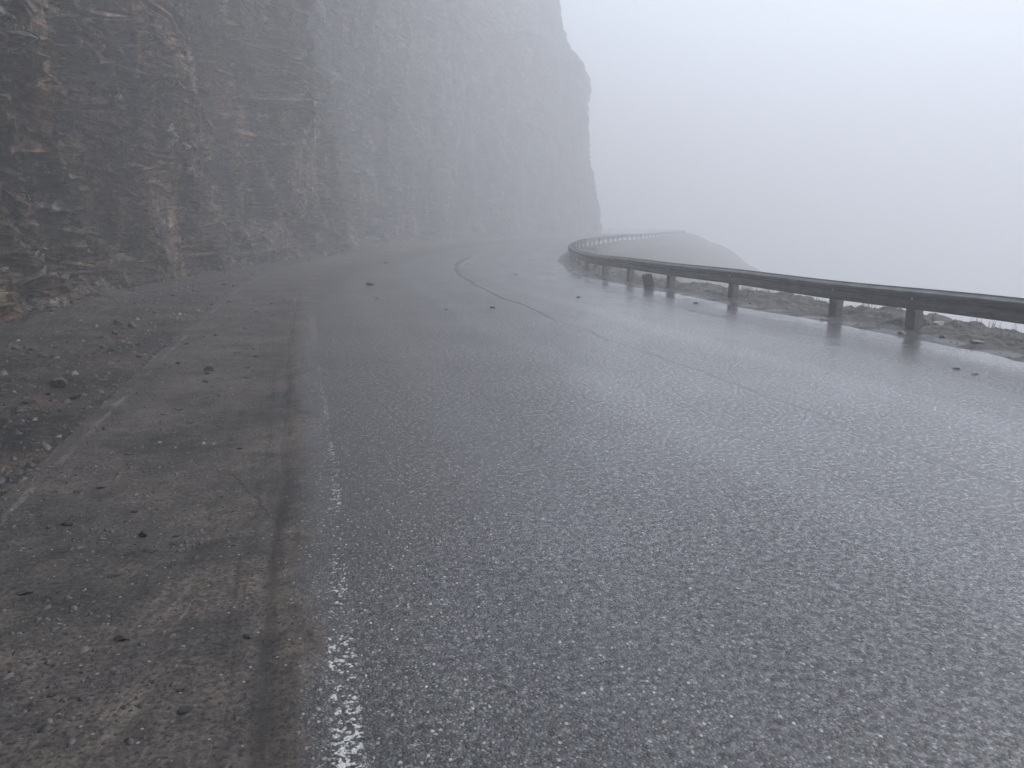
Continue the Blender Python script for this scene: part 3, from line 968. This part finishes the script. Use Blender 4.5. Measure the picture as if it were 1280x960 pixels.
# those nothing tells apart
grp = 'small dark chips in the mud of the shoulder'
n = 0
while n < 95:
    U_, V_ = random.uniform(-1.95, -.62), 2.4 + 18 * random.random() ** 1.4
    if fbm(np.array([U_ * 1.6]), np.array([V_ * .9]), 2, 141)[0] < -.05: continue
    if random.random() > (.35 + .65 * math.exp(-((U_ + 1.35) / .45) ** 2)): continue
    i = np.array([np.interp(V_, Wl, np.arange(NT))]); p = samp(Wp, i)[0] + samp(Wn, i)[0] * U_
    stone(p[0], p[1], random.uniform(.026, .085) * (1 + V_ * .03), 'd', 'small chip of dark stone in the mud between pale edge and wheel rut', grp, flat=random.uniform(.3, .75)); n += 1
grp = 'loose stones in the rubble under the cliff'
n = 0
while n < 110:
    U_, V_ = random.uniform(-5.6, -2.15), random.uniform(3.5, 40)
    i = np.array([np.interp(V_, Wl, np.arange(NT))]); p = samp(Wp, i)[0] + samp(Wn, i)[0] * U_
    stone(p[0], p[1], random.uniform(.06, .18) if random.random() < .75 else random.uniform(.16, .22), random.choice('dddggg'), 'loose grey or dark stone in the rubble strip between pale paving edge and cliff', grp, flat=random.uniform(.6, 1.1), tilt=20); n += 1
grp = 'stones on the bank under the guardrail'
for k in range(70):
    l, d = random.uniform(14, 46), random.uniform(-.35, .8)
    p, nn, tt = rail_pt(l); p = p + nn * d
    stone(p[0], p[1], random.uniform(.05, .17), random.choice('dggg'), 'grey or dark stone lodged in the earth bank under the guardrail', grp, flat=random.uniform(.6, 1), tilt=20)

# gravel: one mesh of crumbs
def gravel(name, pts, sizes, tones, mat):
    base = np.array([(1, 0, 0), (-.8, .2, .05), (.1, .8, 0), (-.1, -.9, .05), (.1, 0, .75), (-.35, .25, .6), (.3, -.45, .5)])
    fc = [(0, 2, 4), (2, 5, 4), (2, 1, 5), (1, 3, 5), (3, 6, 5), (3, 0, 6), (0, 4, 6), (4, 5, 6)]
    n = len(pts); m = len(base)
    a = rng.uniform(0, 6.28, n); ca, sa = np.cos(a), np.sin(a)
    bs = base[None] * (1 + rng.uniform(-.3, .3, (n, m, 3))) * np.stack([sizes, sizes * rng.uniform(.5, .95, n), sizes * rng.uniform(.3, .9, n)], -1)[:, None]
    co = np.stack([bs[..., 0] * ca[:, None] - bs[..., 1] * sa[:, None], bs[..., 0] * sa[:, None] + bs[..., 1] * ca[:, None], bs[..., 2]], -1) + pts[:, None]
    fa = (np.array(fc)[None] + (np.arange(n) * m)[:, None, None]).reshape(-1, 3)
    me = bpy.data.meshes.new(name)
    me.vertices.add(n * m); me.vertices.foreach_set('co', co.ravel())
    me.loops.add(fa.size); me.loops.foreach_set('vertex_index', fa.ravel())
    me.polygons.add(len(fa)); me.polygons.foreach_set('loop_start', np.arange(len(fa)) * 3)
    me.polygons.foreach_set('loop_total', np.full(len(fa), 3))
    me.update(calc_edges=True)
    at_ = me.attributes.new('tone', 'FLOAT', 'POINT')
    at_.data.foreach_set('value', np.repeat(tones, m))
    me.validate()
    return tag(link(name, me, mat), kind='stuff')


def along(n, ulo, uhi, vlo, vhi, pw=1.0):
    V_ = vlo + (vhi - vlo) * rng.random(n) ** pw; U_ = rng.uniform(ulo, uhi, n)
    i = np.interp(V_, Wl, np.arange(NT))
    p = samp(Wp, i) + samp(Wn, i) * U_[:, None]
    return p, U_, V_


P1, U1, V1 = along(30000, -2.2, -.45, 1.2, 28, 1.6)
keep = rng.random(len(P1)) < (.25 + .75 * (fbm(P1[:, 0] * 1.3, P1[:, 1] * 1.3, 3, 121) > .05)) * np.where(U1 > -.75, .2, 1) * np.where(U1 < -1.75, 1.6, 1)
P1 = P1[keep]
P2, U2, V2 = along(15000, -6.2, -2.05, 2.5, 45, 1.4)
P3, U3, V3 = along(500, -.35, 1.5, 2, 40, 1.0)
P4 = np.array([rail_pt(l)[0] + rail_pt(l)[1] * d for l, d in zip(rng.uniform(9, 60, 6000), rng.uniform(-.6, .95, 6000))])
s1 = rng.lognormal(math.log(.0075), .65, len(P1)).clip(.002, .03)
s2 = rng.lognormal(math.log(.017), .7, len(P2)).clip(.005, .09)
s3 = rng.lognormal(math.log(.005), .4, len(P3)).clip(.002, .012)
s4 = rng.lognormal(math.log(.016), .6, len(P4)).clip(.006, .06)
PP = np.vstack([P1, P2, P3, P4]); SZ = np.concatenate([s1, s2, s3, s4])
ZZ = ground_z(PP[:, 0], PP[:, 1])
tones = rng.random(len(PP)) ** 1.4
gravel('gravel', np.column_stack([PP, ZZ - SZ * .1]), SZ, tones, M_grav)

# ------------------------------------------------------------------ grass on the bank
vs, fs, tn = [], [], []
for k in range(900):
    l = random.uniform(9, 80); d = random.uniform(.25, 1.3)
    if fbm(np.array([l / 1.6]), np.array([d]), 2, 131)[0] < .0: continue
    p, nn, tt = rail_pt(l)
    c = p + nn * d
    z0 = float(z_verge(np.array([c[0]]), np.array([c[1]]), np.array([d]), np.array([l]))[0]) - .01
    tone = random.random()
    for b in range(random.randint(7, 16)):
        h = random.uniform(.06, .22) * (1.3 if random.random() < .15 else 1); wd = random.uniform(.002, .005)
        x, y = c[0] + random.gauss(0, .06), c[1] + random.gauss(0, .06)
        a = random.uniform(0, 6.28); le = random.uniform(.05, .5) * h; az = random.uniform(0, 6.28)
        n0 = len(vs)
        for q in range(4):
            t = q / 3; ww = wd * (1 - t * .85)
            ex, ey = x + math.cos(az) * le * t * t, y + math.sin(az) * le * t * t
            vs.append((ex - math.cos(a) * ww, ey - math.sin(a) * ww, z0 + h * t)); vs.append((ex + math.cos(a) * ww, ey + math.sin(a) * ww, z0 + h * t))
            tn += [min(1, max(0, tone * .6 + random.uniform(0, .4)))] * 2
        for q in range(3): fs.append((n0 + 2 * q, n0 + 2 * q + 1, n0 + 2 * q + 3, n0 + 2 * q + 2))
me = poly_mesh('grass', vs, fs)
ta = me.attributes.new('tone', 'FLOAT', 'POINT'); ta.data.foreach_set('value', tn)
tag(link('grass', me, M_grass), kind='stuff')

# ------------------------------------------------------------------ fog
HAZE = .0120
bm = bmesh.new()
bmesh.ops.create_cube(bm, size=1)
x0, x1, y0, y1, z0, z1 = -330, 600, -300, 900, -82, 52
for v_ in bm.verts:
    v_.co = ((x0 + x1) / 2 + v_.co.x * (x1 - x0), (y0 + y1) / 2 + v_.co.y * (y1 - y0), (z0 + z1) / 2 + v_.co.z * (z1 - z0))
me = bpy.data.meshes.new('haze'); bm.to_mesh(me); bm.free()
g = NT_('fog')
pv = g.n('ShaderNodeVolumePrincipled')
pv.inputs['Color'].default_value = (.97, .975, .985, 1)
pv.inputs['Density'].default_value = HAZE
pv.inputs['Anisotropy'].default_value = .25
g.t.links.new(pv.outputs[0], g.out.inputs['Volume'])
tag(link('haze', me, g.m), kind='stuff')

# ------------------------------------------------------------------ sky and sun: overcast
SUN_EL, SUN_ROT = R(55), R(60)
wd = bpy.data.worlds.new('World'); SC.world = wd; wd.use_nodes = True
t = wd.node_tree; t.nodes.clear()
sky = t.nodes.new('ShaderNodeTexSky'); sky.sky_type = 'NISHITA'; sky.sun_disc = False
sky.sun_elevation = SUN_EL; sky.sun_rotation = SUN_ROT; sky.dust_density = 1.0; sky.air_density = 1.0
hs_ = t.nodes.new('ShaderNodeHueSaturation'); hs_.inputs['Saturation'].default_value = .55
bg = t.nodes.new('ShaderNodeBackground'); bg.inputs['Strength'].default_value = .15
wo = t.nodes.new('ShaderNodeOutputWorld')
t.links.new(sky.outputs[0], hs_.inputs['Color']); t.links.new(hs_.outputs[0], bg.inputs[0]); t.links.new(bg.outputs[0], wo.inputs[0])
sl = bpy.data.lights.new('sun', 'SUN'); sl.energy = .9; sl.angle = R(45); sl.color = (1, .97, .93)
so = bpy.data.objects.new('sun', sl); COL.objects.link(so)
sd = Vector((math.sin(SUN_ROT) * math.cos(SUN_EL), math.cos(SUN_ROT) * math.cos(SUN_EL), math.sin(SUN_EL)))
so.rotation_euler = sd.to_track_quat('Z', 'Y').to_euler()
so.location = (60, 20, 120)

# ------------------------------------------------------------------ render settings
SC.view_settings.view_transform = 'Standard'; SC.view_settings.look = 'None'
SC.view_settings.gamma = 1; SC.view_settings.use_curve_mapping = False
SC.view_settings.exposure = 1.16
SC.render.engine = 'CYCLES'
cy = SC.cycles
cy.max_bounces = 6; cy.diffuse_bounces = 2; cy.glossy_bounces = 2; cy.volume_bounces = 4; cy.transmission_bounces = 2
cy.use_denoising = True
